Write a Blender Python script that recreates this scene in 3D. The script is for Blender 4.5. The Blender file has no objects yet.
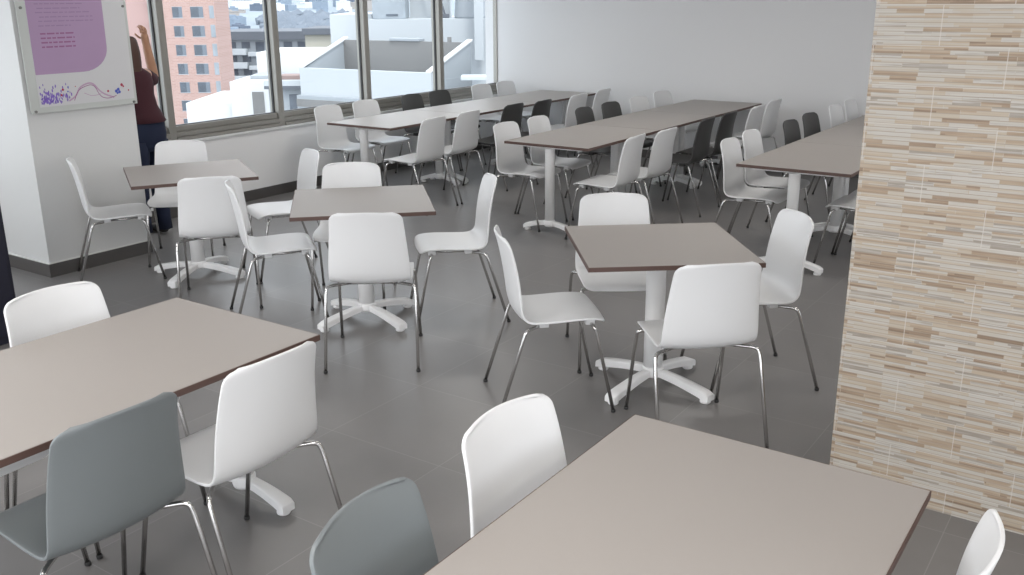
import bpy, bmesh, math, random
from mathutils import Vector, Matrix
random.seed(7)
PI = math.pi
C = bpy.context.scene.collection
S = bpy.context.scene

# ------------------------------------------------------------------ materials
def mat(name, col, rough=.5, metal=0., spec=.5, bump=None, var=None):
    m = bpy.data.materials.new(name); m.use_nodes = True
    n = m.node_tree.nodes; l = m.node_tree.links; b = n['Principled BSDF']
    b.inputs['Base Color'].default_value = (*col, 1)
    b.inputs['Roughness'].default_value = rough
    b.inputs['Metallic'].default_value = metal
    b.inputs['Specular IOR Level'].default_value = spec
    if bump or var:
        tc = n.new('ShaderNodeTexCoord'); nz = n.new('ShaderNodeTexNoise')
        sc, st = bump or (var[0], 0)
        l.new(tc.outputs['Object'], nz.inputs['Vector']); nz.inputs['Scale'].default_value = sc
        nz.inputs['Detail'].default_value = 3
        if bump:
            bp = n.new('ShaderNodeBump'); bp.inputs['Strength'].default_value = st; bp.inputs['Distance'].default_value = .002
            l.new(nz.outputs['Fac'], bp.inputs['Height']); l.new(bp.outputs['Normal'], b.inputs['Normal'])
        if var:
            n2 = n.new('ShaderNodeTexNoise'); n2.inputs['Scale'].default_value = var[0]; n2.inputs['Detail'].default_value = 4
            l.new(tc.outputs['Object'], n2.inputs['Vector'])
            mx = n.new('ShaderNodeMix'); mx.data_type = 'RGBA'
            mx.inputs[6].default_value = (*[c*(1-var[1]) for c in col], 1); mx.inputs[7].default_value = (*[min(1, c*(1+var[1])) for c in col], 1)
            l.new(n2.outputs['Fac'], mx.inputs[0]); l.new(mx.outputs[2], b.inputs['Base Color'])
    return m
M = {}
M['white_plastic'] = mat('white_plastic', (.745, .75, .755), .38, bump=(700, .05))
M['grey_plastic'] = mat('grey_plastic', (.172, .190, .196), .42, bump=(700, .05))
M['dark_plastic'] = mat('charcoal_plastic', (.055, .055, .054), .45, bump=(700, .05))
M['chrome'] = mat('chrome', (.62, .61, .60), .16, 1., var=(20, .05))
M['rubber'] = mat('rubber', (.03, .03, .03), .7, bump=(300, .1))
M['laminate'] = mat('taupe_laminate', (.335, .309, .289), .45, 0., .22, bump=(500, .03), var=(3, .02))
M['edge'] = mat('brown_edge', (.095, .055, .045), .5, bump=(300, .05))
M['white_metal'] = mat('white_powdercoat', (.87, .87, .87), .35, bump=(500, .03))
M['wall'] = mat('white_wall_paint', (.64, .64, .645), .75, bump=(180, .08))
M['pier'] = mat('pier_paint', (.615, .62, .615), .7, bump=(180, .08))
M['sill'] = mat('sill_wall_paint', (.82, .82, .82), .75, bump=(180, .08))
M['ceil'] = mat('ceiling_paint', (.8, .8, .8), .9, bump=(120, .08))
M['base'] = mat('baseboard_tile', (.085, .08, .077), .4, bump=(60, .05), var=(9, .1))
M['grout'] = mat('pale_grout', (.62, .62, .6), .8, bump=(200, .1))
M['alu'] = mat('olive_grey_aluminium', (.30, .29, .265), .42, .3, bump=(200, .02))
M['alu_dark'] = mat('dark_gasket', (.03, .03, .03), .6, bump=(200, .02))
M['navy'] = mat('navy_laminate', (.006, .006, .018), .6, bump=(150, .05))
M['paper'] = mat('poster_paper', (.54, .54, .55), .5, bump=(300, .02))
M['purple'] = mat('poster_lilac', (.36, .245, .385), .5, bump=(300, .02), var=(5, .05))
M['ink_red'] = mat('ink_magenta', (.27, .10, .22), .5, bump=(300, .02))
M['ink_grey'] = mat('ink_mauve', (.29, .19, .31), .5, bump=(300, .02))
M['ink_vio'] = mat('ink_violet', (.17, .10, .42), .5, var=(60, .4))
M['ink_blue'] = mat('ink_blue', (.06, .09, .40), .5, bump=(300, .02))
M['ink_crim'] = mat('ink_crimson', (.35, .02, .06), .5, bump=(300, .02))
M['ink_lilac'] = mat('ink_pale_mauve', (.42, .28, .40), .5, bump=(300, .02))
M['acrylic_edge'] = mat('acrylic_back', (.50, .52, .50), .12, bump=(300, .01))
M['steel'] = mat('brushed_steel', (.18, .18, .17), .35, 1., bump=(300, .02))
M['skin'] = mat('skin', (.42, .22, .13), .5, bump=(200, .05))
M['maroon'] = mat('maroon_cotton', (.045, .008, .014), .85, bump=(400, .3))
M['denim'] = mat('blue_denim', (.008, .014, .04), .85, bump=(400, .3))
M['hair'] = mat('brown_hair', (.06, .025, .015), .5, bump=(150, .6))
M['phone'] = mat('phone_white', (.8, .78, .76), .3, bump=(300, .01))
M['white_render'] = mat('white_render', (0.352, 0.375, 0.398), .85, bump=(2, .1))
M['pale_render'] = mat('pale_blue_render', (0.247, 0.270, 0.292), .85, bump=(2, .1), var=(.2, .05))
M['grey_render'] = mat('grey_render', (0.147, 0.147, 0.147), .85, var=(.6, .12))
M['roof_grey'] = mat('roof_grey', (0.090, 0.099, 0.117), .85, var=(.3, .12))
M['cream'] = mat('cream_render', (0.330, 0.315, 0.270), .85, var=(.3, .08))
M['tile_red'] = mat('faded_red_roof', (0.195, 0.143, 0.135), .85, var=(.6, .1))
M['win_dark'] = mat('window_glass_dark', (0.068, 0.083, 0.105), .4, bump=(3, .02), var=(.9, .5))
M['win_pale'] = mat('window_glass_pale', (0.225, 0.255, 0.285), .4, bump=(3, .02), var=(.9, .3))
M['land'] = mat('hazy_ground', (0.180, 0.210, 0.240), .95, var=(.01, .25))  # distance haze is tinted into the ground colour
M['foliage'] = mat('hazy_foliage', (0.112, 0.132, 0.162), .95, var=(.05, .3))  # pale blue-grey of distance haze put into the leaf colour
M['bright_render'] = mat('bright_render', (.46, .47, .48), .85, bump=(2, .1))
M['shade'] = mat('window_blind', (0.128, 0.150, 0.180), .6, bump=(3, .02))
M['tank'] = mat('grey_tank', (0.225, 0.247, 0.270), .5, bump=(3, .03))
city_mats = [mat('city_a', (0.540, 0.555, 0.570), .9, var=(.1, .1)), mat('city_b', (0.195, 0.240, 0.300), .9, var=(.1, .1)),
             mat('city_c', (0.105, 0.128, 0.173), .9, var=(.1, .1)), mat('city_d', (.30, .28, .27), .9, var=(.1, .1))]  # far town colours carry painted haze, no real mist

def nodes_mat(name):
    m = bpy.data.materials.new(name); m.use_nodes = True
    return m, m.node_tree.nodes, m.node_tree.links, m.node_tree.nodes['Principled BSDF']
def combine(n, l, src, order, off=(0, 0)):
    sp = n.new('ShaderNodeSeparateXYZ'); l.new(src, sp.inputs[0]); cb = n.new('ShaderNodeCombineXYZ')
    for i, ax in enumerate(order):
        a = n.new('ShaderNodeMath'); a.operation = 'ADD'; a.inputs[1].default_value = off[i]
        l.new(sp.outputs[ax], a.inputs[0]); l.new(a.outputs[0], cb.inputs[i])
    return cb.outputs[0]
def brick(n, l, vec, w, h, mortar, offset=.5, freq=2, c1=(0, 0, 0, 1), c2=(1, 1, 1, 1), cm=(0, 0, 0, 1), smooth=0., squash=1., sfreq=2):
    b = n.new('ShaderNodeTexBrick'); l.new(vec, b.inputs['Vector'])
    b.offset = offset; b.offset_frequency = freq; b.squash = squash; b.squash_frequency = sfreq
    for k, v in (('Color1', c1), ('Color2', c2), ('Mortar', cm), ('Scale', 1), ('Mortar Size', mortar), ('Mortar Smooth', smooth), ('Bias', 0), ('Brick Width', w), ('Row Height', h)):
        b.inputs[k].default_value = v
    return b
def mixc(n, l, fac, a, b, mode='MIX'):
    x = n.new('ShaderNodeMix'); x.data_type = 'RGBA'; x.blend_type = mode
    for s, v in ((0, fac), (6, a), (7, b)):
        if hasattr(v, 'links'): l.new(v, x.inputs[s])
        else: x.inputs[s].default_value = v
    return x.outputs[2]
# floor tiles, 62 cm grid
m, n, l, b = nodes_mat('floor_tile')
tc = n.new('ShaderNodeTexCoord')
v = combine(n, l, tc.outputs['Object'], (0, 1), (1.055+62, -3.418+62))
bt = brick(n, l, v, .62, .62, .0019, offset=0, c1=(.182, .174, .170, 1), c2=(.204, .195, .191, 1), cm=(.255, .246, .238, 1))
nz = n.new('ShaderNodeTexNoise'); nz.inputs['Scale'].default_value = 4; nz.inputs['Detail'].default_value = 6; l.new(tc.outputs['Object'], nz.inputs['Vector'])
rp = n.new('ShaderNodeMapRange'); rp.inputs[3].default_value = .86; rp.inputs[4].default_value = 1.12; l.new(nz.outputs['Fac'], rp.inputs[0])
cc = n.new('ShaderNodeCombineColor'); [l.new(rp.outputs[0], cc.inputs[i]) for i in range(3)]
l.new(mixc(n, l, 1., bt.outputs['Color'], cc.outputs[0], 'MULTIPLY'), b.inputs['Base Color'])
rr = n.new('ShaderNodeMapRange'); rr.inputs[3].default_value = .27; rr.inputs[4].default_value = .40; l.new(nz.outputs['Fac'], rr.inputs[0]); l.new(rr.outputs[0], b.inputs['Roughness'])
M['floor'] = m
# split-face strip tile of the wall
m, n, l, b = nodes_mat('strip_stone_tile')
tc = n.new('ShaderNodeTexCoord')
v = combine(n, l, tc.outputs['Object'], (0, 2), (.465+43*.43, -.095+27*.135+.135))
v2 = combine(n, l, tc.outputs['Object'], (0, 2), (30.137, 20.003))
s1 = brick(n, l, v2, .15, .0150, .0009, offset=.37, freq=3, squash=.6, sfreq=5, cm=(.5, .5, .5, 1))
s2 = brick(n, l, v2, .20, .0075, .0004, offset=.63, freq=2, squash=1.5, sfreq=3, cm=(.5, .5, .5, 1))
mp = n.new('ShaderNodeMapping'); mp.inputs['Scale'].default_value = (7, 7, 110); l.new(tc.outputs['Object'], mp.inputs[0])
nz = n.new('ShaderNodeTexNoise'); nz.inputs['Scale'].default_value = 1; nz.inputs['Detail'].default_value = 5; l.new(mp.outputs[0], nz.inputs['Vector'])
f1 = mixc(n, l, .30, s1.outputs['Color'], s2.outputs['Color'])
f2 = mixc(n, l, .30, f1, nz.outputs['Fac'])
cr = n.new('ShaderNodeValToRGB'); l.new(f2, cr.inputs[0]); e = cr.color_ramp.elements
stops = [(.17, (.215, .155, .108)), (.29, (.315, .235, .165)), (.38, (.395, .318, .235)), (.47, (.425, .365, .292)), (.55, (.43, .395, .345)), (.66, (.465, .44, .40)), (.76, (.27, .235, .195)), (.86, (.39, .365, .33))]
e[0].position = stops[0][0]; e[0].color = (*stops[0][1], 1); e[1].position = stops[1][0]; e[1].color = (*stops[1][1], 1)
for p, c in stops[2:]:
    q = e.new(p); q.color = (*c, 1)
s3 = brick(n, l, v2, 50., .0150, .0017, offset=.37, freq=3, c1=(0, 0, 0, 1), c2=(0, 0, 0, 1), cm=(1, 1, 1, 1), smooth=.6)  # dark lines paint the shadow between strips into the colour
sf = n.new('ShaderNodeMath'); sf.operation = 'MULTIPLY'; l.new(s3.outputs['Fac'], sf.inputs[0]); l.new(nz.outputs['Fac'], sf.inputs[1])
gf = n.new('ShaderNodeMath'); gf.operation = 'MULTIPLY'; gf.inputs[1].default_value = .6
gt = brick(n, l, v, .43, .135, .0016, offset=.5, freq=2, c1=(0, 0, 0, 1), c2=(0, 0, 0, 1), cm=(1, 1, 1, 1))
l.new(mixc(n, l, gf.outputs[0], mixc(n, l, sf.outputs[0], cr.outputs[0], (.20, .165, .135, 1)), (.55, .52, .48, 1)), b.inputs['Base Color'])
l.new(gt.outputs['Fac'], gf.inputs[0])
b.inputs['Roughness'].default_value = .6
bp = n.new('ShaderNodeBump'); bp.inputs['Strength'].default_value = .35; bp.inputs['Distance'].default_value = .004
l.new(f1, bp.inputs['Height']); l.new(bp.outputs[0], b.inputs['Normal'])
M['stone'] = m
# brick of the tower
m, n, l, b = nodes_mat('salmon_brick')
tc = n.new('ShaderNodeTexCoord')
v = combine(n, l, tc.outputs['Object'], (0, 2), (200, 200))
bt = brick(n, l, v, .6, .2, .03, c1=(.32, .205, .175, 1), c2=(.37, .245, .215, 1), cm=(.38, .28, .26, 1))
l.new(bt.outputs['Color'], b.inputs['Base Color']); b.inputs['Roughness'].default_value = .9
M['brick'] = m
M['brick_pale'] = mat('pale_pink_render', (0.352, 0.240, 0.225), .9, var=(.3, .06))
# clear window glass: lets light through, reflects faintly
m, n, l, b = nodes_mat('clear_glass')
n.remove(b); out = n['Material Output']
tr = n.new('ShaderNodeBsdfTransparent'); tr.inputs[0].default_value = (.95, .97, .975, 1)
gl = n.new('ShaderNodeBsdfGlossy'); gl.inputs['Roughness'].default_value = .02
fr = n.new('ShaderNodeFresnel'); fr.inputs[0].default_value = 1.35
mx = n.new('ShaderNodeMixShader'); ge = n.new('ShaderNodeNewGeometry'); iv = n.new('ShaderNodeMath'); iv.operation = 'SUBTRACT'; iv.inputs[0].default_value = 1; l.new(ge.outputs['Backfacing'], iv.inputs[1]); mu = n.new('ShaderNodeMath'); mu.operation = 'MULTIPLY'; l.new(fr.outputs[0], mu.inputs[0]); l.new(iv.outputs[0], mu.inputs[1]); l.new(mu.outputs[0], mx.inputs[0]); l.new(tr.outputs[0], mx.inputs[1]); l.new(gl.outputs[0], mx.inputs[2]); l.new(mx.outputs[0], out.inputs[0])
M['glass'] = m
m, n, l, b = nodes_mat('added_lamp_diffuser'); b.inputs['Emission Color'].default_value = (1, .97, .92, 1); b.inputs['Emission Strength'].default_value = 4; b.inputs['Base Color'].default_value = (.9, .9, .9, 1)  # glow of the unseen added ceiling panels
M['lamp'] = m

# ------------------------------------------------------------------ mesh helpers
def box(bm, lo, hi, bev=0, mi=0):
    vs = [bm.verts.new((x, y, z)) for x in (lo[0], hi[0]) for y in (lo[1], hi[1]) for z in (lo[2], hi[2])]
    F = [(0, 1, 3, 2), (4, 6, 7, 5), (0, 4, 5, 1), (2, 3, 7, 6), (0, 2, 6, 4), (1, 5, 7, 3)]
    fs = [bm.faces.new([vs[i] for i in f]) for f in F]
    for f in fs: f.material_index = mi
    if bev:
        es = list({e for f in fs for e in f.edges})
        bmesh.ops.bevel(bm, geom=es, offset=bev, segments=2, affect='EDGES', profile=.6)
    return bm
def smooth_path(pts, r, k=5):
    out = [Vector(pts[0])]
    for i in range(1, len(pts)-1):
        a, b, c = Vector(pts[i-1]), Vector(pts[i]), Vector(pts[i+1])
        d1 = min(r, (a-b).length*.45); d2 = min(r, (c-b).length*.45)
        p, q = b+(a-b).normalized()*d1, b+(c-b).normalized()*d2
        for j in range(k+1):
            t = j/k; out.append(p*(1-t)**2+b*2*t*(1-t)+q*t*t)
    out.append(Vector(pts[-1])); return out
def tube(bm, pts, r, seg=10, bend=0, rad=None):
    P = smooth_path(pts, bend) if bend else [Vector(p) for p in pts]
    rings = []; up = None
    for i, p in enumerate(P):
        d = (P[min(i+1, len(P)-1)]-P[max(i-1, 0)]).normalized()
        if up is None:
            up = Vector((0, 0, 1)) if abs(d.z) < .9 else Vector((1, 0, 0))
        up = (up-d*up.dot(d)).normalized(); s = d.cross(up)
        rr = rad[i] if rad else r
        rings.append([bm.verts.new(p+(up*math.cos(2*PI*k/seg)+s*math.sin(2*PI*k/seg))*rr) for k in range(seg)])
    for a, b in zip(rings, rings[1:]):
        for k in range(seg):
            f = bm.faces.new((a[k], a[(k+1) % seg], b[(k+1) % seg], b[k])); f.smooth = True
    bm.faces.new(rings[0][::-1]); bm.faces.new(rings[-1])
    return bm
def lathe(bm, prof, seg=20, c=(0, 0), sx=1, sy=1):
    rings = [[bm.verts.new((c[0]+r*math.cos(2*PI*k/seg)*sx, c[1]+r*math.sin(2*PI*k/seg)*sy, z)) for k in range(seg)] for r, z in prof]
    for a, b in zip(rings, rings[1:]):
        for k in range(seg):
            f = bm.faces.new((a[k], a[(k+1) % seg], b[(k+1) % seg], b[k])); f.smooth = True
    bm.faces.new(rings[0][::-1]); bm.faces.new(rings[-1]); return bm
def prism(bm, poly, y0, y1, f=lambda x, y, z: (x, y, z)):
    a = [bm.verts.new(f(x, y0, z)) for x, z in poly]; b = [bm.verts.new(f(x, y1, z)) for x, z in poly]
    bm.faces.new(a[::-1]); bm.faces.new(b); k = len(poly)
    for i in range(k): bm.faces.new((a[i], a[(i+1) % k], b[(i+1) % k], b[i]))
    return bm
def obj(name, bm, m, parent=None, loc=None, rz=None):
    bmesh.ops.recalc_face_normals(bm, faces=bm.faces)
    me = bpy.data.meshes.new(name); bm.to_mesh(me); bm.free()
    me.materials.append(M[m] if isinstance(m, str) else m)
    o = bpy.data.objects.new(name, me); C.objects.link(o); o.parent = parent
    if loc: o.location = loc
    if rz is not None: o.rotation_euler.z = rz
    return o
def B(*boxes, bev=0):
    bm = bmesh.new()
    for lo, hi in boxes: box(bm, lo, hi, bev)
    return bm
def tag(o, label, cat, group=None, kind=None):
    o['label'] = label; o['category'] = cat
    if group: o['group'] = group
    if kind: o['kind'] = kind
    return o
def thing(name, label, cat, loc=(0, 0, 0), rz=0, group=None):
    o = bpy.data.objects.new(name, None); C.objects.link(o); o.location = loc; o.rotation_euler.z = rz
    o.empty_display_size = .1
    return tag(o, label, cat, group)
def struct(name, bm, m, parent=None):
    o = obj(name, bm, m, parent); o['kind'] = 'structure'; return o
KIDS = {}
def copy_tree(o, parent=None):
    c = o.copy(); C.objects.link(c); c.parent = parent
    for ch in [x for x in list(C.objects) if x.parent == o]: copy_tree(ch, c)
    return c

# ------------------------------------------------------------------ room shell
WX = -7.22; GX = -7.33; BY = 10.37; CEIL = 2.75; SILL = .64
struct('floor', B(((-7.6, -3.2, -.2), (3.4, BY+.2, 0))), 'floor')
struct('ceiling', B(((-7.6, -3.2, CEIL), (3.4, BY+.2, CEIL+.25))), 'ceil')
struct('wall_left', B(((-7.50, -3.2, 0), (WX, BY, SILL))), 'sill')
struct('trim_1', B(((-7.49, -3.2, SILL), (WX+.018, BY, SILL+.022)), bev=.004), 'pier')
struct('wall_lintel', B(((-7.50, -3.2, 2.5), (WX, BY, CEIL))), 'wall')
struct('wall_back', B(((-7.5, BY, 0), (3.4, BY+.2, CEIL))), 'wall')
struct('wall_right', B(((3.2, 3.2, 0), (3.4, 5.2, CEIL)), ((3.2, 8.4, 0), (3.4, BY, CEIL)), ((3.2, 5.2, 0), (3.4, 8.4, .5)), ((3.2, -3.2, 0), (3.4, 3.2, 1.0))), 'wall')  # unseen wall; far opening added to let in side light
for i, yy in enumerate((-3.2, -1.1, 1.0, 3.1)):
    struct('trim_%d' % (8+i), B(((3.25, yy, 1.0), (3.35, yy+.08, CEIL)), bev=.005), 'alu')
struct('wall_pier', B(((WX, 3.50, 0), (-6.35, 4.325, CEIL))), 'pier')
struct('wall_tiled', B(((-.90, 3.56, 0), (1.6, 4.35, CEIL))), 'stone')
struct('baseboard_left', B(((WX, 4.325, 0), (WX+.012, BY, .10))), 'base')
struct('baseboard_back', B(((WX, BY-.012, 0), (3.2, BY, .10))), 'base')
struct('baseboard_pier', B(((WX, 3.488, 0), (-6.338, 3.50, .095)), ((-6.35, 3.50, 0), (-6.338, 4.325, .095))), 'base')
struct('trim_2', B(((WX, 3.486, .095), (-6.336, 3.50, .102)), ((-6.35, 3.50, .095), (-6.336, 4.327, .102))), 'grout')
# window band: mullions every 1.28 m; each bay is one window with frame and pane
ys = [-3.2, -2.38, -1.10, .18, 1.46, 2.74, 4.02, 5.30, 6.58, 7.86, 9.15, BY]
k = 0
for a, b_ in zip(ys, ys[1:]):
    k += 1
    w = bpy.data.objects.new('window_%d' % k, None); C.objects.link(w); w['kind'] = 'structure'
    z0, z1 = SILL+.022, 2.5
    bm = bmesh.new()
    # right-hand mullion profile, stepped, plus bottom rail with grooves and top rail
    h = .036
    last = b_ >= BY-.001
    y0, y1 = a+(h if a > -3.1 else 0), b_-(h if not last else 0)
    if not last:
        box(bm, (GX-.05, b_-h, z0), (GX+.070, b_+h, z1), .005)
    else:
        box(bm, (GX-.04, b_-.012, z0), (GX+.02, b_, z1), .003)
    box(bm, (GX-.06, y0, z0), (GX+.085, y1, z0+.030), .004)
    box(bm, (GX-.05, y0, z0+.030), (GX+.055, y1, z0+.036))
    box(bm, (GX-.06, y0, z0+.036), (GX+.07, y1, z0+.075), .004)
    box(bm, (GX-.05, y0, z0+.075), (GX+.035, y1, z0+.082))
    box(bm, (GX-.06, y0, z0+.082), (GX+.045, y1, z0+.128), .005)
    box(bm, (GX-.06, y0, z1-.06), (GX+.06, y1, z1), .004)
    struct('window_frame', bm, 'alu', w)
    bm = bmesh.new()
    box(bm, (GX-.012, y0, z0+.126), (GX+.028, y1, z0+.134))
    if not last: box(bm, (GX-.012, b_-h-.010, z0+.13), (GX+.012, b_-h+.001, z1-.06))
    struct('gasket', bm, 'alu_dark', w)
    struct('pane', B(((GX-.003, y0, z0+.128), (GX+.003, y1, z1-.06))), 'glass', w)
# rear openings behind the camera are plain glazing posts
for i, xx in enumerate((-7.4, -4.8, -2.2, .4, 3.0)):
    struct('trim_%d' % (3+i), B(((xx, -3.2, 0), (xx+.1, -3.1, CEIL)), bev=.005), 'alu')

# ------------------------------------------------------------------ unseen ceiling lamps, added to light the room
def added_ceiling_light(x, y, label, power):
    t = thing('added_ceiling_light', label, 'ceiling light', (x, y, CEIL), 0, 'added unseen ceiling panels')
    obj('lamp_frame', B(((-.32, -.32, -.02), (.32, -.295, 0)), ((-.32, .295, -.02), (.32, .32, 0)), ((-.32, -.295, -.02), (-.295, .295, 0)), ((.295, -.295, -.02), (.32, .295, 0))), 'white_metal', t)
    obj('diffuser', B(((-.295, -.295, -.012), (.295, .295, -.004))), 'lamp', t)
    L = bpy.data.lights.new('added_panel_lamp', 'AREA'); L.shape = 'SQUARE'; L.size = .58; L.energy = power; L.color = (1, .96, .91)
    lo = bpy.data.objects.new('added_panel_lamp', L); C.objects.link(lo); lo.parent = t; lo.location = (0, 0, -.03)
for i, x in enumerate((-5.6, -3.2, -.8, 1.6)):
    for j, y in enumerate((-1.6, .8, 5.0, 7.6)):
        added_ceiling_light(x, y, 'unseen square white ceiling panel lamp added to light the canteen floor', 26 if y < 2 else (9 if y < 6 else 14))

# ------------------------------------------------------------------ chair
def lerp_prof(P, t):
    # P: list of (s, a, b, ...) keyed by s; smoothstep-free Catmull-Rom
    for i in range(len(P)-1):
        if t <= P[i+1][0] or i == len(P)-2:
            p0 = P[max(i-1, 0)]; p1 = P[i]; p2 = P[i+1]; p3 = P[min(i+2, len(P)-1)]
            u = (t-p1[0])/(p2[0]-p1[0]); out = []
            for k in range(1, len(p1)):
                m1 = (p2[k]-p0[k])/(p2[0]-p0[0]) if p2[0] != p0[0] else 0
                m2 = (p3[k]-p1[k])/(p3[0]-p1[0]) if p3[0] != p1[0] else 0
                dt = p2[0]-p1[0]
                out.append((2*u**3-3*u**2+1)*p1[k]+(u**3-2*u**2+u)*dt*m1+(-2*u**3+3*u**2)*p2[k]+(u**3-u**2)*dt*m2)
            return out
def shell_mesh():
    # s, y, z, halfwidth, back_cup (forward curl of the side edges), lift (upward curl)
    P = [(0.00, .238, .434, .196, 0, .000), (.03, .227, .450, .201, 0, .002), (.07, .196, .459, .207, 0, .003), (.15, .120, .459, .212, 0, .006),
         (.27, .000, .450, .214, .002, .010), (.37, -.085, .444, .214, .006, .014), (.43, -.136, .452, .214, .012, .014), (.48, -.168, .482, .213, .020, .010),
         (.53, -.183, .530, .211, .028, .005), (.63, -.196, .622, .204, .033, 0), (.74, -.211, .713, .195, .034, 0), (.85, -.229, .794, .188, .032, 0), (.92, -.245, .843, .183, .029, 0)]
    S1 = P[-1][0]; nv = 44; nu = 16
    ts = [S1*(.5-.5*math.cos(PI*i/nv))*.55+S1*i/nv*.45 for i in range(nv+1)]
    bm = bmesh.new(); g = []
    L0, L1 = 0., S1; rf, rb = .050, .056
    for t in ts:
        y, z, hw, cup, lift = lerp_prof(P, t)
        d = t-L0
        if d < rf: hw = hw-rf*.8+.8*math.sqrt(max(0, rf*rf-(rf-d)**2))
        d = L1-t
        if d < rb: hw = hw-rb*.85+.85*math.sqrt(max(0, rb*rb-(rb-d)**2))
        row = []
        for j in range(nu+1):
            u = -1+2*j/nu; u = math.sin(u*PI/2)*.35+u*.65
            top = .007*(1-u*u)*max(0, (t-.80)/(S1-.80)) if t > .80 else 0
            fr = .010*(1-u*u)*max(0, (.1-t)/.1)
            row.append(bm.verts.new((hw*u, y+cup*u*u+fr, z+lift*u*u+top)))
        g.append(row)
    for a, b in zip(g, g[1:]):
        for j in range(nu):
            f = bm.faces.new((a[j], a[j+1], b[j+1], b[j])); f.smooth = True
    return bm
def make_chair(material, label):
    t = thing('stacking_chair', label, 'chair')
    sh = obj('seat_shell', shell_mesh(), material, t)
    md = sh.modifiers.new('thickness', 'SOLIDIFY'); md.thickness = .010; md.offset = 0; md.use_rim = True
    bv = sh.modifiers.new('round', 'BEVEL'); bv.width = .004; bv.segments = 2; bv.limit_method = 'ANGLE'; bv.angle_limit = 1.0
    bm = bmesh.new(); r = .0085
    for sx in (-1, 1): tube(bm, [(sx*.105, .172, .428), (sx*.105, .06, .424), (sx*.105, -.04, .424)], .007, 8)
    tube(bm, [(-.145, .172, .428), (.145, .172, .428)], r, 8); tube(bm, [(-.145, -.04, .424), (.145, -.04, .424)], r, 8)
    obj('under_frame', bm, 'chrome', t)
    for y, z in ((.172, .438), (-.045, .436)):
        for sx in (-1, 1):
            obj('mounting_block', B(((sx*.155-.018, y-.022, z-.014), (sx*.155+.018, y+.022, z+.012)), bev=.005), material, t)
    for sx in (-1, 1):
        for kp in ([(.12, .172, .428), (.208, .180, .430), (.213, .192, .405), (.226, .277, .010)],
                   [(.12, -.04, .424), (.185, -.095, .430), (.228, -.135, .434), (.235, -.150, .402), (.242, -.272, .010)]):
            bm = bmesh.new(); tube(bm, [(sx*a, b, c) for a, b, c in kp], .0085, 10, bend=.030)
            lg = obj('leg', bm, 'chrome', t)
            x, y, z = kp[-1]
            bm = bmesh.new(); lathe(bm, [(.0085, 0), (.0108, .002), (.0112, .010), (.0098, .015)], 10, (sx*x, y)); obj('foot_cap', bm, 'rubber', lg)
    return t
protos = {}
def chair(kind, x, y, rz, label, group):
    if kind not in protos:
        c = make_chair({'w': 'white_plastic', 'g': 'grey_plastic', 'd': 'dark_plastic'}[kind], label); protos[kind] = c
    else: c = copy_tree(protos[kind])
    c.location = (x, y, 0); c.rotation_euler = (0, 0, rz); tag(c, label, 'chair', group); return c

# ------------------------------------------------------------------ tables
TH = .74
def top_meshes(t, w, l, material='laminate'):
    tt = obj('tabletop', B(((-w/2+.003, -l/2+.003, TH-.022), (w/2-.003, l/2-.003, TH)), bev=.0015), material, t)
    a, b = w/2, l/2
    obj('edge_band', B(((-a, -b, TH-.022), (a, -b+.003, TH-.0012)), ((-a, b-.003, TH-.022), (a, b, TH-.0012)),
                       ((-a, -b+.003, TH-.022), (-a+.003, b-.003, TH-.0012)), ((a-.003, -b+.003, TH-.022), (a, b-.003, TH-.0012))), 'edge', tt)
def arm(bm, ang, L, c=(0, 0)):
    ca, sa = math.cos(ang), math.sin(ang); rings = []
    N = 12
    for i in range(N+1):
        t = i/N; rad = .02+(L-.02)*t
        zt = .098-.046*t**1.7; zb = zt-.034-.004*t; w = .021+.012*t
        if i == N: w *= .9; zt -= .006
        for_ = []
        for s, z in ((-w, zb), (w, zb), (w, zt-.006), (w*.75, zt), (-w*.75, zt), (-w, zt-.006)):
            for_.append(bm.verts.new((c[0]+rad*ca-s*sa, c[1]+rad*sa+s*ca, z)))
        rings.append(for_)
    for a, b in zip(rings, rings[1:]):
        for k in range(6):
            f = bm.faces.new((a[k], a[(k+1) % 6], b[(k+1) % 6], b[k]))
            f.smooth = k in (2, 3, 4)
    bm.faces.new(rings[0][::-1]); bm.faces.new(rings[-1])
def pad(ang, L, c=(0, 0)):
    bm = bmesh.new(); x, y = c[0]+(L-.03)*math.cos(ang), c[1]+(L-.03)*math.sin(ang)
    lathe(bm, [(.024, 0), (.027, .004), (.027, .012), (.020, .022)], 14, (x, y)); return bm
def square_table(x, y, rz, label, ba):
    ba = ba-rz
    t = thing('square_table', label, 'table', (x, y, 0), rz, 'square pedestal tables')
    top_meshes(t, .8, .8)
    bm = bmesh.new()
    for a in range(4): arm(bm, ba+a*PI/2, .345)
    lathe(bm, [(.052, .058), (.056, .07), (.056, .10), (.050, .108)], 24)
    bs = obj('cross_base', bm, 'white_metal', t)
    for a in range(4): obj('foot_pad', pad(ba+a*PI/2, .345), 'white_metal', bs)
    bm = bmesh.new(); lathe(bm, [(.048, .10), (.048, .35), (.048, .69), (.052, .702)], 24); obj('post', bm, 'white_metal', t)
    bm = bmesh.new()
    for a in (PI/4, 3*PI/4):
        ca, sa = math.cos(a)*.26, math.sin(a)*.26
        tube(bm, [(-ca, -sa, .709), (ca, sa, .709)], .009, 8)
    box(bm, (-.09, -.09, .702), (.09, .09, .7175), .003)
    obj('top_bracket', bm, 'white_metal', t)
    return t
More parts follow.
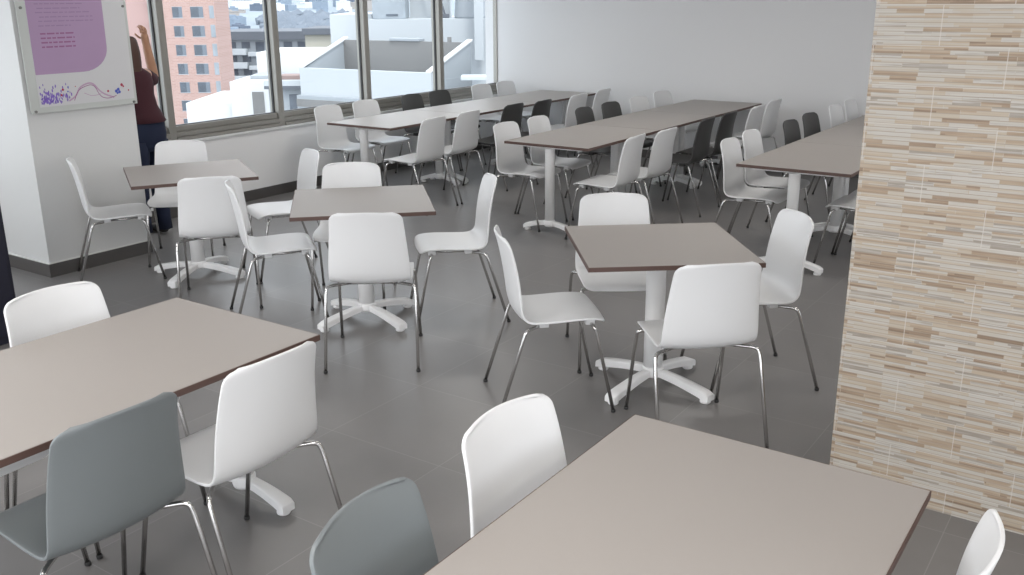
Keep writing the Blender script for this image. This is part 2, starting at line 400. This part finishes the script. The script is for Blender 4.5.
def long_table(x, y, label, group, L=1.262):
    t = thing('rectangular_table', label, 'table', (x, y, 0), 0, group)
    top_meshes(t, .8, L-.002)
    for s in (-1, 1):
        yy = s*(L/2-.075)
        bm = bmesh.new(); arm(bm, 0, .245, (0, yy)); arm(bm, PI, .245, (0, yy)); lathe(bm, [(.042, .055), (.046, .07), (.046, .10), (.042, .106)], 20, (0, yy))
        fb = obj('foot_bar', bm, 'white_metal', t)
        for a in (0, PI): obj('foot_pad', pad(a, .245, (0, yy)), 'white_metal', fb)
        bm = bmesh.new(); lathe(bm, [(.040, .10), (.040, .69), (.044, .702)], 20, (0, yy)); obj('post', bm, 'white_metal', t)
        bm = bmesh.new(); box(bm, (-.30, yy-.02, .700), (.30, yy+.02, .7175), .003); obj('top_bracket', bm, 'white_metal', t)
    return t
square_table(-5.51, 4.113, 1.0287, 'small square taupe table farthest left, beside the pier with the notice board', .35)
square_table(-3.853, 4.057, .7768, 'middle one of the three small square taupe tables', -.18)
square_table(-1.94, 4.078, .6773, 'small square taupe table nearest the stone tiled wall', -.17)
ORD = ['nearest', 'middle', 'farthest']
for X, y0, nm in ((-6.212, 6.545, 'long row beside the windows'), (-4.098, 6.462, 'middle long row'), (-2.072, 6.421, 'long row disappearing behind the stone tiled wall')):
    for i in range(3):
        long_table(X, y0+1.263*(i+.5), 'taupe rectangular table, %s of three in the %s' % (ORD[i], nm), 'tables of the ' + nm)
long_table(-2.768, 2.246-.631, 'taupe rectangular table in the left foreground', 'foreground tables')
long_table(-.727, 2.264-.631, 'taupe rectangular table filling the bottom right foreground', 'foreground tables')

# chairs at the square tables: x, y, rz
G = 'white chairs around the small square tables'
sq = [
 (-3.397, 3.636, .638, 'white chair with its back to the camera at the middle small square table'),
 (-2.303, 3.655, -.82, 'white chair on the left of the small square table nearest the tiled wall'),
 (-2.307, 4.368, 3.772-2*PI, 'white chair facing the camera behind the small square table nearest the tiled wall'),
 (-1.556, 3.70, .765, 'white chair, back to the camera, at the square table nearest the tiled wall'),
 (-1.59, 4.45, 2.333, 'white chair on the right of the small square table nearest the tiled wall'),
 (-3.458, 4.453, 2.37, 'white chair seen from the side on the right of the middle small square table'),
 (-4.345, 3.79, -.65, 'white chair seen from the side on the left of the middle small square table'),
 (-4.232, 4.339, 3.77-2*PI, 'white chair facing the camera behind the middle small square table'),
 (-4.919, 3.83, .86, 'white chair, back to the camera, at the square table beside the pier'),
 (-5.06, 4.555, 2.687, 'white chair facing left at the small square table beside the pier'),
 (-6.015, 4.40, 3.909-2*PI, 'white chair below the window behind the small square table beside the pier'),
 (-5.975, 3.80, -.55, 'white chair against the pier, under the notice board'),
]
for x, y, rz, lb in sq: chair('w', x, y, rz, lb, G)
G = 'chairs at the foreground tables'
chair('w', -2.358, 1.834, 1.568, 'white chair, back to the camera, beside the grey one at the left foreground table', G)
chair('g', -2.395, 1.33, 1.55, 'large grey chair in the bottom left corner, back to the camera', G)
chair('w', -3.134, 1.828, -1.597, 'white chair beyond the left foreground table, only its backrest showing', G)
chair('w', -3.134, 1.32, -1.57, 'white chair hidden beyond the left foreground table, only its legs showing under it', G)
chair('g', -1.078, 1.335, -1.46, 'grey chair at the bottom centre beside the right foreground table', G)
chair('w', -1.10, 1.87, -1.645, 'white chair on the left side of the right foreground table', G)
chair('w', -.38, 1.89, 1.62, 'white chair in the bottom right corner, seen edge on', G)
rows = {
 'window side of the long row beside the windows': [(-6.735, 6.892, -1.554), (-6.755, 7.455, -1.595), (-6.746, 8.206, -1.511), (-6.759, 8.704, -1.568), (-6.80, 9.565, -1.62), (-6.80, 10.09, -1.60)],
 'aisle side of the long row beside the windows': [(-5.641, 6.70, 1.62), (-5.672, 7.267, 1.612), (-5.663, 8.01, 1.607), (-5.602, 8.457, 1.643), (-5.60, 9.20, 1.574), (-5.646, 9.823, 1.624)],
 'window side of the middle long row': [(-4.457, 6.724, -1.56), (-4.451, 7.234, -1.515), (-4.465, 8.075, -1.484), (-4.471, 8.605, -1.571), (-4.474, 9.22, -1.632), (-4.535, 9.90, -1.643)],
 'right side of the middle long row': [(-3.595, 6.645, 1.625), (-3.556, 7.135, 1.56), (-3.563, 7.961, 1.624), (-3.563, 8.481, 1.59), (-3.538, 9.135, 1.578), (-3.576, 9.731, 1.543)],
 'left side of the long row behind the tiled wall': [(-2.476, 6.817, -1.543), (-2.51, 7.335, -1.571), (-2.456, 8.118, -1.57), (-2.477, 8.702, -1.616), (-2.484, 9.503, -1.594), (-2.486, 10.023, -1.599)],
}
num = ['first', 'second', 'third', 'fourth', 'fifth', 'sixth']
for r_, ps in rows.items():
    for i, (x, y, rz) in enumerate(ps):
        kd = 'd' if i in (2, 3) else 'w'
        chair(kd, x, y, rz, '%s chair, %s along the %s' % ('charcoal' if kd == 'd' else 'white', num[i], r_), 'chairs on the '+r_)
chair('w', -1.66, 6.88, 1.56, 'white chair mostly hidden by the stone tiled wall, nearest end of its table', 'chairs on the hidden side of the last long row')
chair('w', -1.64, 7.335, 1.60, 'white chair almost hidden by the stone tiled wall, only a leg showing', 'chairs on the hidden side of the last long row')

# ------------------------------------------------------------------ navy cabinet at the left edge
t = thing('storage_locker', 'tall dark navy locker cut off by the left edge of the photo', 'locker', (-5.56, 2.66, 0), 0)
obj('locker_body', B(((-.30, -.50, .05), (.30, 0, 1.12)), bev=.006), 'navy', t)
obj('plinth', B(((-.28, -.48, 0), (.28, -.03, .05))), 'navy', t)
obj('door', B(((-.29, 0, .07), (-.003, .018, 1.10)), ((.003, 0, .07), (.29, .018, 1.10)), bev=.003), 'navy', t)

# ------------------------------------------------------------------ notice board on the pier
nb = thing('notice_board', 'clear acrylic notice board with a lilac printed poster, fixed to the white pier', 'notice board', (-6.349, 3.93, 1.14))
X0 = 0
def yz(pts, x0, x1):     # prism in the board's plane (y, z) with depth along x
    bm = bmesh.new(); a = [bm.verts.new((x0, y-3.93, z-1.14)) for y, z in pts]; b = [bm.verts.new((x1, y-3.93, z-1.14)) for y, z in pts]
    bm.faces.new(a[::-1]); bm.faces.new(b); k = len(pts)
    for i in range(k): bm.faces.new((a[i], a[(i+1) % k], b[(i+1) % k], b[i]))
    return bm
obj('acrylic_sheet', B(((.020, -.41, 0), (.026, .405, .95)), bev=.001), 'acrylic_edge', nb)
pp = obj('poster', B(((.026, -.345, .04), (.0275, .385, .93))), 'paper', nb)
arc = [(4.14-.2+.2*math.cos(a), 1.395+.16-.16*math.sin(a)) for a in [i*PI/16 for i in range(9)]]
obj('lilac_panel', yz([(3.587, 1.395), (3.587, 2.03), (4.145, 2.03)]+arc, .0275, .0282), 'purple', pp)
def textline(y0, y1, z, h, seedv):
    rs = random.Random(seedv); out = []; y = y0
    while y < y1:
        w = rs.uniform(.02, .06); out.append(((.0282, y-3.93, z-1.14-h/2), (.0286, min(y+w, y1)-3.93, z-1.14+h/2))); y += w+.009
    return out
ls = []
for i, (a, b_, z) in enumerate([(3.65, 4.04, 1.99), (3.65, 4.05, 1.955), (3.65, 3.99, 1.92), (3.645, 4.05, 1.885), (3.645, 3.99, 1.853), (3.66, 3.97, 1.824), (3.645, 4.04, 1.797), (3.67, 4.06, 1.768), (3.66, 4.06, 1.741), (3.655, 3.89, 1.711)]): ls += textline(a, b_, z, .007, i)
obj('small_print', B(*ls), 'ink_grey', pp)
ls = []
for i, z in enumerate((1.660, 1.631, 1.602, 1.573)): ls += textline(3.66, 3.905, z, .010, 40+i)
obj('timetable_print', B(*ls), 'ink_red', pp)
bm = bmesh.new(); rs = random.Random(3)
for i in range(150):
    y = 3.60+abs(rs.gauss(0, .1)); z = 1.20+abs(rs.gauss(0, .05))
    if y > 3.83 or z > 1.34: continue
    r = rs.uniform(.004, .010); k = 5
    pts = [bm.verts.new((.0277+i*2e-6, y-3.93+r*math.cos(q*2*PI/k+i)*.6, z-1.14+r*math.sin(q*2*PI/k+i)*1.4)) for q in range(k)]
    bm.faces.new(pts)
obj('floral_print', bm, 'ink_vio', pp)
def ribbon(pts, w, x):
    bm = bmesh.new(); P = smooth_path([(x, y-3.93, z-1.14) for y, z in pts], .05, 6); pr = None
    for i, p in enumerate(P):
        d = (P[min(i+1, len(P)-1)]-P[max(i-1, 0)]).normalized(); s = Vector((0, -d.z, d.y))*w/2
        cur = (bm.verts.new(p+s), bm.verts.new(p-s))
        if pr: bm.faces.new((pr[0], cur[0], cur[1], pr[1]))
        pr = cur
    return bm
obj('swirl_print', ribbon([(3.80, 1.205), (3.86, 1.235), (3.89, 1.295), (3.99, 1.325), (4.05, 1.24), (4.15, 1.20)], .011, .0279), 'ink_lilac', pp)
obj('swirl_print', ribbon([(3.84, 1.205), (3.88, 1.28), (4.00, 1.312), (4.04, 1.215), (4.10, 1.195), (4.17, 1.212)], .005, .0280), 'ink_red', pp)
obj('swirl_print', ribbon([(3.92, 1.25), (3.98, 1.222), (4.05, 1.235)], .004, .0280), 'ink_lilac', pp)
def dots(lst, x=.0282):
    bm = bmesh.new()
    for y, z, r in lst: bm.faces.new([bm.verts.new((x, y-3.93+r*math.cos(q*PI/5), z-1.14+r*math.sin(q*PI/5))) for q in range(10)])
    return bm
obj('dot_print', dots([(4.172, 1.243, .012), (4.19, 1.255, .011), (4.197, 1.235, .011), (4.18, 1.228, .008), (3.805, 1.30, .006), (3.80, 1.27, .006)]), 'ink_blue', pp)
obj('dot_print', dots([(4.221, 1.284, .011), (4.233, 1.272, .007), (4.107, 1.248, .008), (3.765, 1.285, .009), (4.272, 1.242, .006), (3.86, 1.30, .004), (3.75, 1.25, .008)]), 'ink_crim', pp)
for yy in (-.38, .375):
    for zz in (.015, .69):
        bm = bmesh.new(); tube(bm, [(0, yy, zz), (.036, yy, zz)], .009, 12); obj('standoff_bolt', bm, 'steel', nb)

# ------------------------------------------------------------------ person at the window
def skin(name, joints, edges, m, parent=None, sub=2, root=0):
    me = bpy.data.meshes.new(name); me.from_pydata([j[0] for j in joints], edges, [])
    me.materials.append(M[m]); o = bpy.data.objects.new(name, me); C.objects.link(o); o.parent = parent
    o.modifiers.new('skin', 'SKIN'); 
    if not me.skin_vertices: bpy.context.view_layer.update()
    for i, j in enumerate(joints):
        sv = me.skin_vertices[0].data[i]; r = j[1]; sv.radius = r if isinstance(r, tuple) else (r, r); sv.use_root = (i == root)
    o.modifiers['skin'].use_smooth_shade = True
    sb = o.modifiers.new('sub', 'SUBSURF'); sb.levels = sub; sb.render_levels = sub
    return o
# local frame: faces +y, right hand at +x ; rz = 90 deg turns it to the windows
person = thing('person', 'person in maroon top and jeans half hidden behind the pier, one arm raised', 'person', (-6.80, 4.635, 0), PI/2)
J = [((.065, 0, .86), (.10, .08)), ((.04, 0, 1.02), (.095, .07)), ((.02, .01, 1.20), (.11, .08)), ((0, .01, 1.31), (.09, .065)), ((0, .02, 1.37), (.045, .05)),
     ((.15, .015, 1.30), .052), ((.24, .10, 1.25), .044), ((.315, .15, 1.26), .042), ((.31, .17, 1.38), .042), ((.298, .18, 1.50), .034), ((.29, .18, 1.56), .032), ((.285, .18, 1.625), .036),
     ((-.15, .015, 1.30), .052), ((-.20, .06, 1.10), .040), ((-.17, .20, 1.02), .032), ((-.10, .30, 1.06), .025), ((-.08, .335, 1.07), (.03, .016)),
     ((.15, 0, .80), .082), ((.145, .01, .46), .056), ((.135, -.01, .22), .047), ((.135, -.02, .075), .036), ((.14, .06, .04), .030), ((.145, .14, .028), .024),
     ((-.02, 0, .80), .082), ((-.035, .01, .46), .056), ((-.055, -.01, .22), .047), ((-.055, -.02, .075), .036), ((-.06, .06, .04), .030), ((-.065, .14, .028), .024),
     ((0, .035, 1.42), (.052, .058)), ((0, .05, 1.49), (.070, .088)), ((0, .045, 1.55), (.066, .082))]
E = [(0, 1), (1, 2), (2, 3), (3, 4), (3, 5), (5, 6), (6, 7), (7, 8), (8, 9), (9, 10), (10, 11), (3, 12), (12, 13), (13, 14), (14, 15), (15, 16),
     (0, 17), (17, 18), (18, 19), (19, 20), (20, 21), (21, 22), (0, 23), (23, 24), (24, 25), (25, 26), (26, 27), (27, 28), (4, 29), (29, 30), (30, 31)]
body = skin('body', J, E, 'skin', person)
def finger(base, dirs, r, lens):
    p = Vector(base); js = [(tuple(p), r)]
    for d, L in zip(dirs, lens): p = p+Vector(d).normalized()*L; js.append((tuple(p), r*.88)); r *= .9
    return skin('finger', js, [(i, i+1) for i in range(len(js)-1)], 'skin', body, 1)
for i, (dx, L) in enumerate(((-.026, .9), (-.009, 1.05), (.009, 1.), (.026, .8))):
    finger((.285+dx, .182, 1.61), [(0, .1, 1), (-.15, .5, .9), (-.2, .9, .4)], .0085, (.032*L, .026*L, .02*L))
finger((.258, .185, 1.57), [(-.8, .3, .6), (-.5, .4, .8)], .0095, (.035, .028))
for i, (dx, L) in enumerate(((-.022, .9), (-.007, 1.05), (.008, 1.), (.022, .8))):
    finger((-.08+dx, .345, 1.075), [(.1, 1, .1), (.1, .8, -.3), (.1, .4, -.8)], .0085, (.03*L, .026*L, .02*L))
finger((-.05, .33, 1.08), [(.5, .8, .2), (.3, .9, .1)], .0095, (.03, .026))
# face details
hd = body
bm = bmesh.new(); tube(bm, [(0, .125, 1.525), (0, .148, 1.495), (0, .132, 1.486)], .009, 8, rad=[.006, .011, .008]); obj('nose', bm, 'skin', hd)
for sx in (-1, 1):
    bm = bmesh.new(); bmesh.ops.create_icosphere(bm, subdivisions=2, radius=.011, matrix=Matrix.Translation((sx*.029, .128, 1.525))); obj('eye', bm, 'phone', hd)
    bm = bmesh.new(); bmesh.ops.create_icosphere(bm, subdivisions=2, radius=.024, matrix=Matrix.Translation((sx*.072, .045, 1.505)) @ Matrix.Diagonal((.35, .7, 1.2, 1))); obj('ear', bm, 'skin', hd)
bm = bmesh.new(); tube(bm, [(-.022, .128, 1.458), (0, .136, 1.456), (.022, .128, 1.458)], .005, 8); obj('mouth', bm, 'ink_crim', hd)
skin('hair', [((0, .03, 1.585), (.078, .088)), ((0, .005, 1.54), (.090, .088)), ((0, -.03, 1.47), (.086, .058)), ((0, -.045, 1.38), (.080, .035)), ((0, -.055, 1.28), (.060, .022))], [(0, 1), (1, 2), (2, 3), (3, 4)], 'hair', person)
def loft(rings, seg=24):
    bm = bmesh.new(); R_ = [[bm.verts.new((cx+rx*math.cos(2*PI*k/seg), cy+ry*math.sin(2*PI*k/seg), z)) for k in range(seg)] for cx, cy, z, rx, ry in rings]
    for a, b in zip(R_, R_[1:]):
        for k in range(seg):
            f = bm.faces.new((a[k], a[(k+1) % seg], b[(k+1) % seg], b[k])); f.smooth = True
    bm.faces.new(R_[0][::-1]); bm.faces.new(R_[-1]); return bm
top = obj('maroon_top', loft([(.075, 0, .93, .170, .135), (.073, 0, .935, .178, .140), (.062, 0, .99, .162, .130), (.045, .005, 1.06, .145, .118), (.030, .01, 1.15, .146, .115), (.02, .01, 1.24, .165, .115), (.005, .01, 1.31, .168, .100), (0, .012, 1.345, .125, .080), (0, .015, 1.375, .065, .060)]), 'maroon', person)
skin('sleeve', [((.12, .02, 1.295), .062), ((.17, .04, 1.285), .066), ((.24, .10, 1.25), .062), ((.305, .145, 1.25), .062)], [(0, 1), (1, 2), (2, 3)], 'maroon', top)
skin('sleeve', [((-.12, .02, 1.295), .062), ((-.16, .025, 1.28), .062), ((-.20, .06, 1.13), .056)], [(0, 1), (1, 2)], 'maroon', top)
def rings_to(bm, rings, seg=20):
    R_ = [[bm.verts.new((cx+rx*math.cos(2*PI*k/seg), cy+ry*math.sin(2*PI*k/seg), z)) for k in range(seg)] for cx, cy, z, rx, ry in rings]
    for a, b in zip(R_, R_[1:]):
        for k in range(seg):
            f = bm.faces.new((a[k], a[(k+1) % seg], b[(k+1) % seg], b[k])); f.smooth = True
    bm.faces.new(R_[0][::-1]); bm.faces.new(R_[-1])
bm = bmesh.new()
rings_to(bm, [(.10, 0, .70, .150, .085), (.10, 0, .76, .176, .112), (.10, 0, .84, .182, .122), (.10, 0, .92, .172, .120), (.095, 0, .99, .150, .108)])
for x0, x1, x2 in ((.188, .180, .170), (.012, .0, -.02)):
    rings_to(bm, [(x2, -.012, .045, .062, .066), (x2, -.012, .16, .058, .060), ((x1+x2)/2, 0, .32, .066, .068), (x1, .01, .47, .070, .072), (x0, .005, .64, .088, .092), (x0, 0, .78, .094, .105)])
obj('jeans', bm, 'denim', person, loc=(-.035, 0, 0))
for x_ in (.135, -.055): skin('shoe', [((x_, -.04, .04), (.038, .036)), ((x_, .05, .038), (.042, .034)), ((x_, .15, .03), (.040, .026)), ((x_, .18, .028), (.03, .022))], [(0, 1), (1, 2), (2, 3)], 'rubber', person)
# ------------------------------------------------------------------ the town outside (heading frame: r right, d ahead, z up)
HYAW = .6008; ch, sh_ = math.cos(HYAW), math.sin(HYAW)
def H(r, d, z=0): return (ch*r-sh_*d, sh_*r+ch*d, z)
GZ = -42
def btag(name, label, r, d, rz=HYAW, cat='building', group=None): return thing(name, label, cat, H(r, d, 0), rz, group)
def part(name, root, m, *boxes, bev=0): return obj(name, B(*boxes, bev=bev), m, root)

# brick tower, front face at d = 130, origin at (-44, 130)
T = btag('apartment_tower', 'tall salmon brick apartment tower seen through the left window', -44, 130)
part('wall', T, 'brick', ((-2.3, 0, GZ), (5.3, 6.4, 40)))
part('wall', T, 'brick_pale', ((-20, 1.2, GZ), (-2.3, 6, 40)))
part('band_course', T, 'brick_pale', ((-2.32, -.08, GZ), (-1.9, .3, 40)))
for i in range(9):
    zc = 4.85-2.42*i
    for x0, x1 in ((-.30, 1.0), (2.1, 3.75)):
        fr_ = part('window', T, 'white_render', ((x0-.05, -.03, zc-.75), (x1+.05, .05, zc-.68)), ((x0-.05, -.03, zc+.66), (x1+.05, .05, zc+.7)))
        part('pane', fr_, 'win_dark', ((x0, -.02, zc-.68), (x0+(x1-x0)*.66, .06, zc+.66)))
        part('blind', fr_, 'shade', ((x0+(x1-x0)*.66, -.025, zc-.68), (x1, .06, zc+.66)))
    fr_ = part('window', T, 'win_pale', ((4.55, -.04, zc-.8), (5.15, .05, zc+.8)))
    bl = part('balcony', T, 'brick_pale', ((-3.6, -.2, zc-1.5), (-2.35, 1.3, zc-.6)), bev=.05)
    part('window', T, 'win_dark', ((-3.4, 1.1, zc-.5), (-2.6, 1.25, zc+.7)))
    part('window', T, 'win_pale', ((-8.2, 1.1, zc-.6), (-6.9, 1.25, zc+.6)))

# grey office block with white balcony bands, d = 175
O = btag('office_block', 'grey and white office block with balcony bands right of the brick tower', -46, 175)
part('wall', O, 'pale_render', ((-6, 0, GZ), (16, 16, -5.2)))
part('roof', O, 'roof_grey', ((-6.5, -.8, -5.4), (16.5, 16.5, -4.0)))
for i in range(5):
    z = -8.0-2.35*i
    part('balcony', O, 'white_render', ((-4.6, -1.4, z), (-.9, .2, z+1.05)), bev=.05)
    part('balcony', O, 'white_render', ((-.7, -1.0, z-.25), (14.5, .2, z+.45)), bev=.05)
    for j in range(7):
        part('window', O, 'win_dark', ((-4.4+j*2.5, -.06, z+1.1 if j < 2 else z+.6), (-2.9+j*2.5, .1, z+2.2)))

# white stepped building, near, d = 66-72
A = btag('white_house', 'white flat roofed building bright in daylight below the brick tower', -20, 68)
part('wall', A, 'bright_render', ((-2.9, 0, GZ), (.6, 9, -5.25)))
part('wall', A, 'bright_render', ((.6, -1, GZ), (7.0, 7, -3.72)))
part('wall', A, 'bright_render', ((1.3, 4, GZ), (7.5, 11.5, -2.05)))
part('roof_ledge', A, 'pale_render', ((1.5, 1.0, -3.72), (5.5, 3.6, -3.45)), bev=.05)
part('door', A, 'grey_render', ((2.1, -1.06, -6.6), (2.9, -.9, -4.4)))
# low house with faded red roof, right of the second mullion
R_ = btag('low_house', 'low white house with faded red roof edge beside the second mullion', -14, 62)
part('wall', R_, 'pale_render', ((-1.5, 0, GZ), (.75, 2.2, -3.55)))
part('roof', R_, 'white_render', ((-1.7, -.3, -3.55), (.8, 2.3, -3.2)))
part('roof_patch', R_, 'tile_red', ((-.9, .2, -3.2), (.6, 2.0, -2.95)))
for j in range(3): part('window', R_, 'win_dark', ((-.2+j*.9, -.06, -5.2), (.35+j*.9, .05, -4.1)))
part('gutter', R_, 'roof_grey', ((-1.7, -.3, -3.75), (1.7, 0, -3.55)))

# white building with sunken roof terrace; grid aligned with this room (rz = .07)
W = btag('terrace_building', 'large white building with a sunken grey walled roof terrace across the street', -13, 60, .07)
def WP(name, m, *boxes, bev=0): return part(name, W, m, *boxes, bev=bev)
WP('wall', 'white_render', ((0, 0, GZ), (9.85, .3, -2.30)))
WP('floor_slab', 'pale_render', ((0, .3, GZ), (9.85, 4.3, -2.75)))
WP('lower_wall', 'pale_render', ((0, -.4, GZ), (12, 0, -3.93)))
WP('lower_band', 'grey_render', ((0, -.45, -4.6), (12, -.4, -4.15)))
WP('terrace_wall', 'grey_render', ((.25, 4.0, -2.75), (9.75, 4.3, -.80)))
for x0 in (0, 9.55):
    bm = bmesh.new(); prism(bm, [(.3, GZ), (.3, -2.30), (4.3, -.74), (4.3, GZ)], 0, .25, lambda x, y, z: (x0+y, x, z)); obj('side_wall', bm, 'pale_render', W)
    bm = bmesh.new(); prism(bm, [(0, -2.30), (0, -2.20), (4.4, -.62), (4.4, -.72)], -.05, .32, lambda x, y, z: (x0+y, x, z)); obj('coping', bm, 'bright_render', W)
WP('hatch', 'tank', ((4.0, 3.9, -.80), (6.3, 4.5, -.62)), bev=.04)
WP('pipe_stub', 'grey_render', ((8.3, 4.0, -.80), (8.5, 4.2, -.5)), bev=.03)

U_ = btag('rooftop_plant_building', 'white building with rooftop plant boxes and a grey tank beyond the terrace', -8, 78)
part('wall', U_, 'white_render', ((-3.2, 0, GZ), (14, 12, .12)))
part('wall', U_, 'white_render', ((-6.6, 2, GZ), (-3.2, 12, .48)))
part('plant_box', U_, 'win_pale', ((-3.0, 1, .12), (-.35, 4, 6)), bev=.05)
part('louvre', U_, 'win_dark', ((-1.9, .95, .35), (-.95, 1.0, .5)))
part('plant_box', U_, 'white_render', ((-.3, 4, .12), (3.0, 7, 8)))
part('vent_stack', U_, 'white_render', ((5.2, -1.5, -3), (5.9, -.5, 6)), bev=.04)
bm = bmesh.new(); lathe(bm, [(1.42, .12), (1.42, .3), (1.2, 3), (1.1, 6)], 28, (4.9, 2.2)); obj('tank', bm, 'tank', U_)
bm = bmesh.new(); tube(bm, [(.9, 3.4, 3.0), (1.5, 3.2, 2.0), (2.3, 3.2, 1.6), (2.6, 3.0, .6), (2.7, 3.0, .2)], .09, 8, bend=.3); obj('pipe', bm, 'roof_grey', U_)
bm = bmesh.new(); box(bm, (2.2, 2.7, .12), (3.0, 3.4, .45), .04); obj('pipe_base', bm, 'roof_grey', U_)

K_ = btag('cream_house', 'cream house with grey roof and dark windows behind the terrace', -17, 92)
part('wall', K_, 'cream', ((-2.2, 0, GZ), (2.4, 7, -1.55)))
part('roof', K_, 'roof_grey', ((-2.4, -.3, -1.55), (3.4, 7.4, -.95)), bev=.05)
for j in range(3): part('window', K_, 'win_dark', ((.5+j*.75, -.06, -2.8), (1.0+j*.75, .05, -1.7)))

V_ = btag('corner_building', 'pale building with a white ledge beside the corner of the room', -2, 52)
part('wall', V_, 'pale_render', ((.9, 0, GZ), (9, 8, -1.9)))
part('wall', V_, 'pale_render', ((1.3, 6, GZ), (9, 14, .2)))
part('ledge', V_, 'white_render', ((-.6, -1.4, -2.35), (9, -.1, -2.15)), bev=.03)
part('roof_unit', V_, 'grey_render', ((1.9, 2.5, -1.9), (3.0, 3.6, -1.2)), bev=.05)

# ground with a far hillside
bm = bmesh.new(); Gd = [(-60, GZ), (200, GZ), (500, GZ), (900, GZ+6), (1500, GZ+30), (2600, 60), (3600, 190)]
rows_ = []
for d, z in Gd: rows_.append([bm.verts.new(H(r*(.6+d/900), d, z+(6*math.sin(r*.011+d*.003) if d > 600 else 0))) for r in range(-1400, 1401, 100)])
for a, b_ in zip(rows_, rows_[1:]):
    for i in range(len(a)-1): f = bm.faces.new((a[i], a[i+1], b_[i+1], b_[i])); f.smooth = True
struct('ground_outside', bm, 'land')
def ground_z(d):
    for (a, za), (b, zb) in zip(Gd, Gd[1:]):
        if d <= b: return za+(zb-za)*(d-a)/(b-a)
    return Gd[-1][1]
rs = random.Random(11)
cps = []
for mt in city_mats:
    bm = bmesh.new(); box(bm, (-.5, -.5, 0), (.5, .5, 1)); box(bm, (-.2, -.3, 1), (.25, .2, 1.12)); box(bm, (-.5, -.52, .93), (.5, -.5, 1.0))
    cps.append((bm, mt))
first = []
for bm, mt in cps: first.append(obj('distant_building', bm, mt))
used = [False]*4; placed = []
for i in range(2500):
    d = 560*(2000/560)**rs.random(); tan_r = rs.uniform(-.31, -.14); r = d*tan_r
    # clearing where the wooded hill shows
    w = rs.uniform(10, 24)*(.7+d/2500)
    if -.272 < tan_r < -.135 and 620 < d < 1320: continue
    if any(math.hypot(r-a_, d-b_) < (w+c_)*.92 for a_, b_, c_ in placed) or len(placed) > 280: continue
    placed.append((r, d, w))
    q = rs.choice([0, 0, 1, 1, 2, 3]); o = first[q]
    if used[q]: o = first[q].copy(); C.objects.link(o)
    used[q] = True
    hgt = rs.uniform(7, 16)
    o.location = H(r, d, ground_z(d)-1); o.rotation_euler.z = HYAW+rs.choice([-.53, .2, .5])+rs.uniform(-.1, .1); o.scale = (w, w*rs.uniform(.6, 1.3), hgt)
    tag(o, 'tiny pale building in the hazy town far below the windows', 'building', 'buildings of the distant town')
bm = bmesh.new(); rs = random.Random(5)
for i in range(900):
    d = rs.uniform(690, 1160); r = d*rs.uniform(-.25, -.155); s = rs.uniform(5, 11)
    mt_ = Matrix.Translation(H(r, d, ground_z(d)+s*.35)) @ Matrix.Diagonal((1, 1, rs.uniform(.6, 1), 1))
    bmesh.ops.create_icosphere(bm, subdivisions=1, radius=s, matrix=mt_)
for v_ in bm.verts: v_.co += Vector((rs.uniform(-1, 1), rs.uniform(-1, 1), rs.uniform(-1, 1)))
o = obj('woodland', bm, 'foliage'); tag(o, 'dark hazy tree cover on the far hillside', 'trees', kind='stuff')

# ------------------------------------------------------------------ light
w = bpy.data.worlds.new('overcast_sky'); S.world = w; w.use_nodes = True
n = w.node_tree.nodes; l = w.node_tree.links; bg = n['Background']
tc = n.new('ShaderNodeTexCoord'); sp = n.new('ShaderNodeSeparateXYZ'); l.new(tc.outputs['Generated'], sp.inputs[0])
cr = n.new('ShaderNodeValToRGB'); l.new(sp.outputs[2], cr.inputs[0])
cr.color_ramp.elements[0].position = 0; cr.color_ramp.elements[0].color = (.95, .965, 1, 1)
cr.color_ramp.elements[1].position = .7; cr.color_ramp.elements[1].color = (.88, .93, 1, 1)
l.new(cr.outputs[0], bg.inputs[0]); bg.inputs[1].default_value = 3.6
sl = bpy.data.lights.new('sun', 'SUN'); sl.energy = 4.5; sl.angle = .2; sl.color = (1, .97, .92)
so = bpy.data.objects.new('sun', sl); C.objects.link(so)
dv = Vector((-.36, .22, -.9)).normalized()
so.rotation_euler = dv.to_track_quat('-Z', 'Y').to_euler(); so.location = (5, -5, 30)

# ------------------------------------------------------------------ camera
cd = bpy.data.cameras.new('camera'); cam = bpy.data.objects.new('camera', cd); C.objects.link(cam)
r_ = (0.8259231922, 0.5637489856, -0.0061613138); u_ = (-0.1606191299, 0.2457633658, 0.9559298422); b_ = (0.540418704, -0.788535002, 0.2935305352)
cam.matrix_world = Matrix(((r_[0], u_[0], b_[0], 0), (r_[1], u_[1], b_[1], 0), (r_[2], u_[2], b_[2], 1.88947), (0, 0, 0, 1)))
cd.sensor_width = 36; cd.lens = 33.485; cd.clip_end = 6000; cd.clip_start = .05
S.camera = cam
S.view_settings.view_transform = 'Standard'; S.view_settings.look = 'None'; S.view_settings.gamma = 1
S.view_settings.use_curve_mapping = False; S.view_settings.exposure = -.17
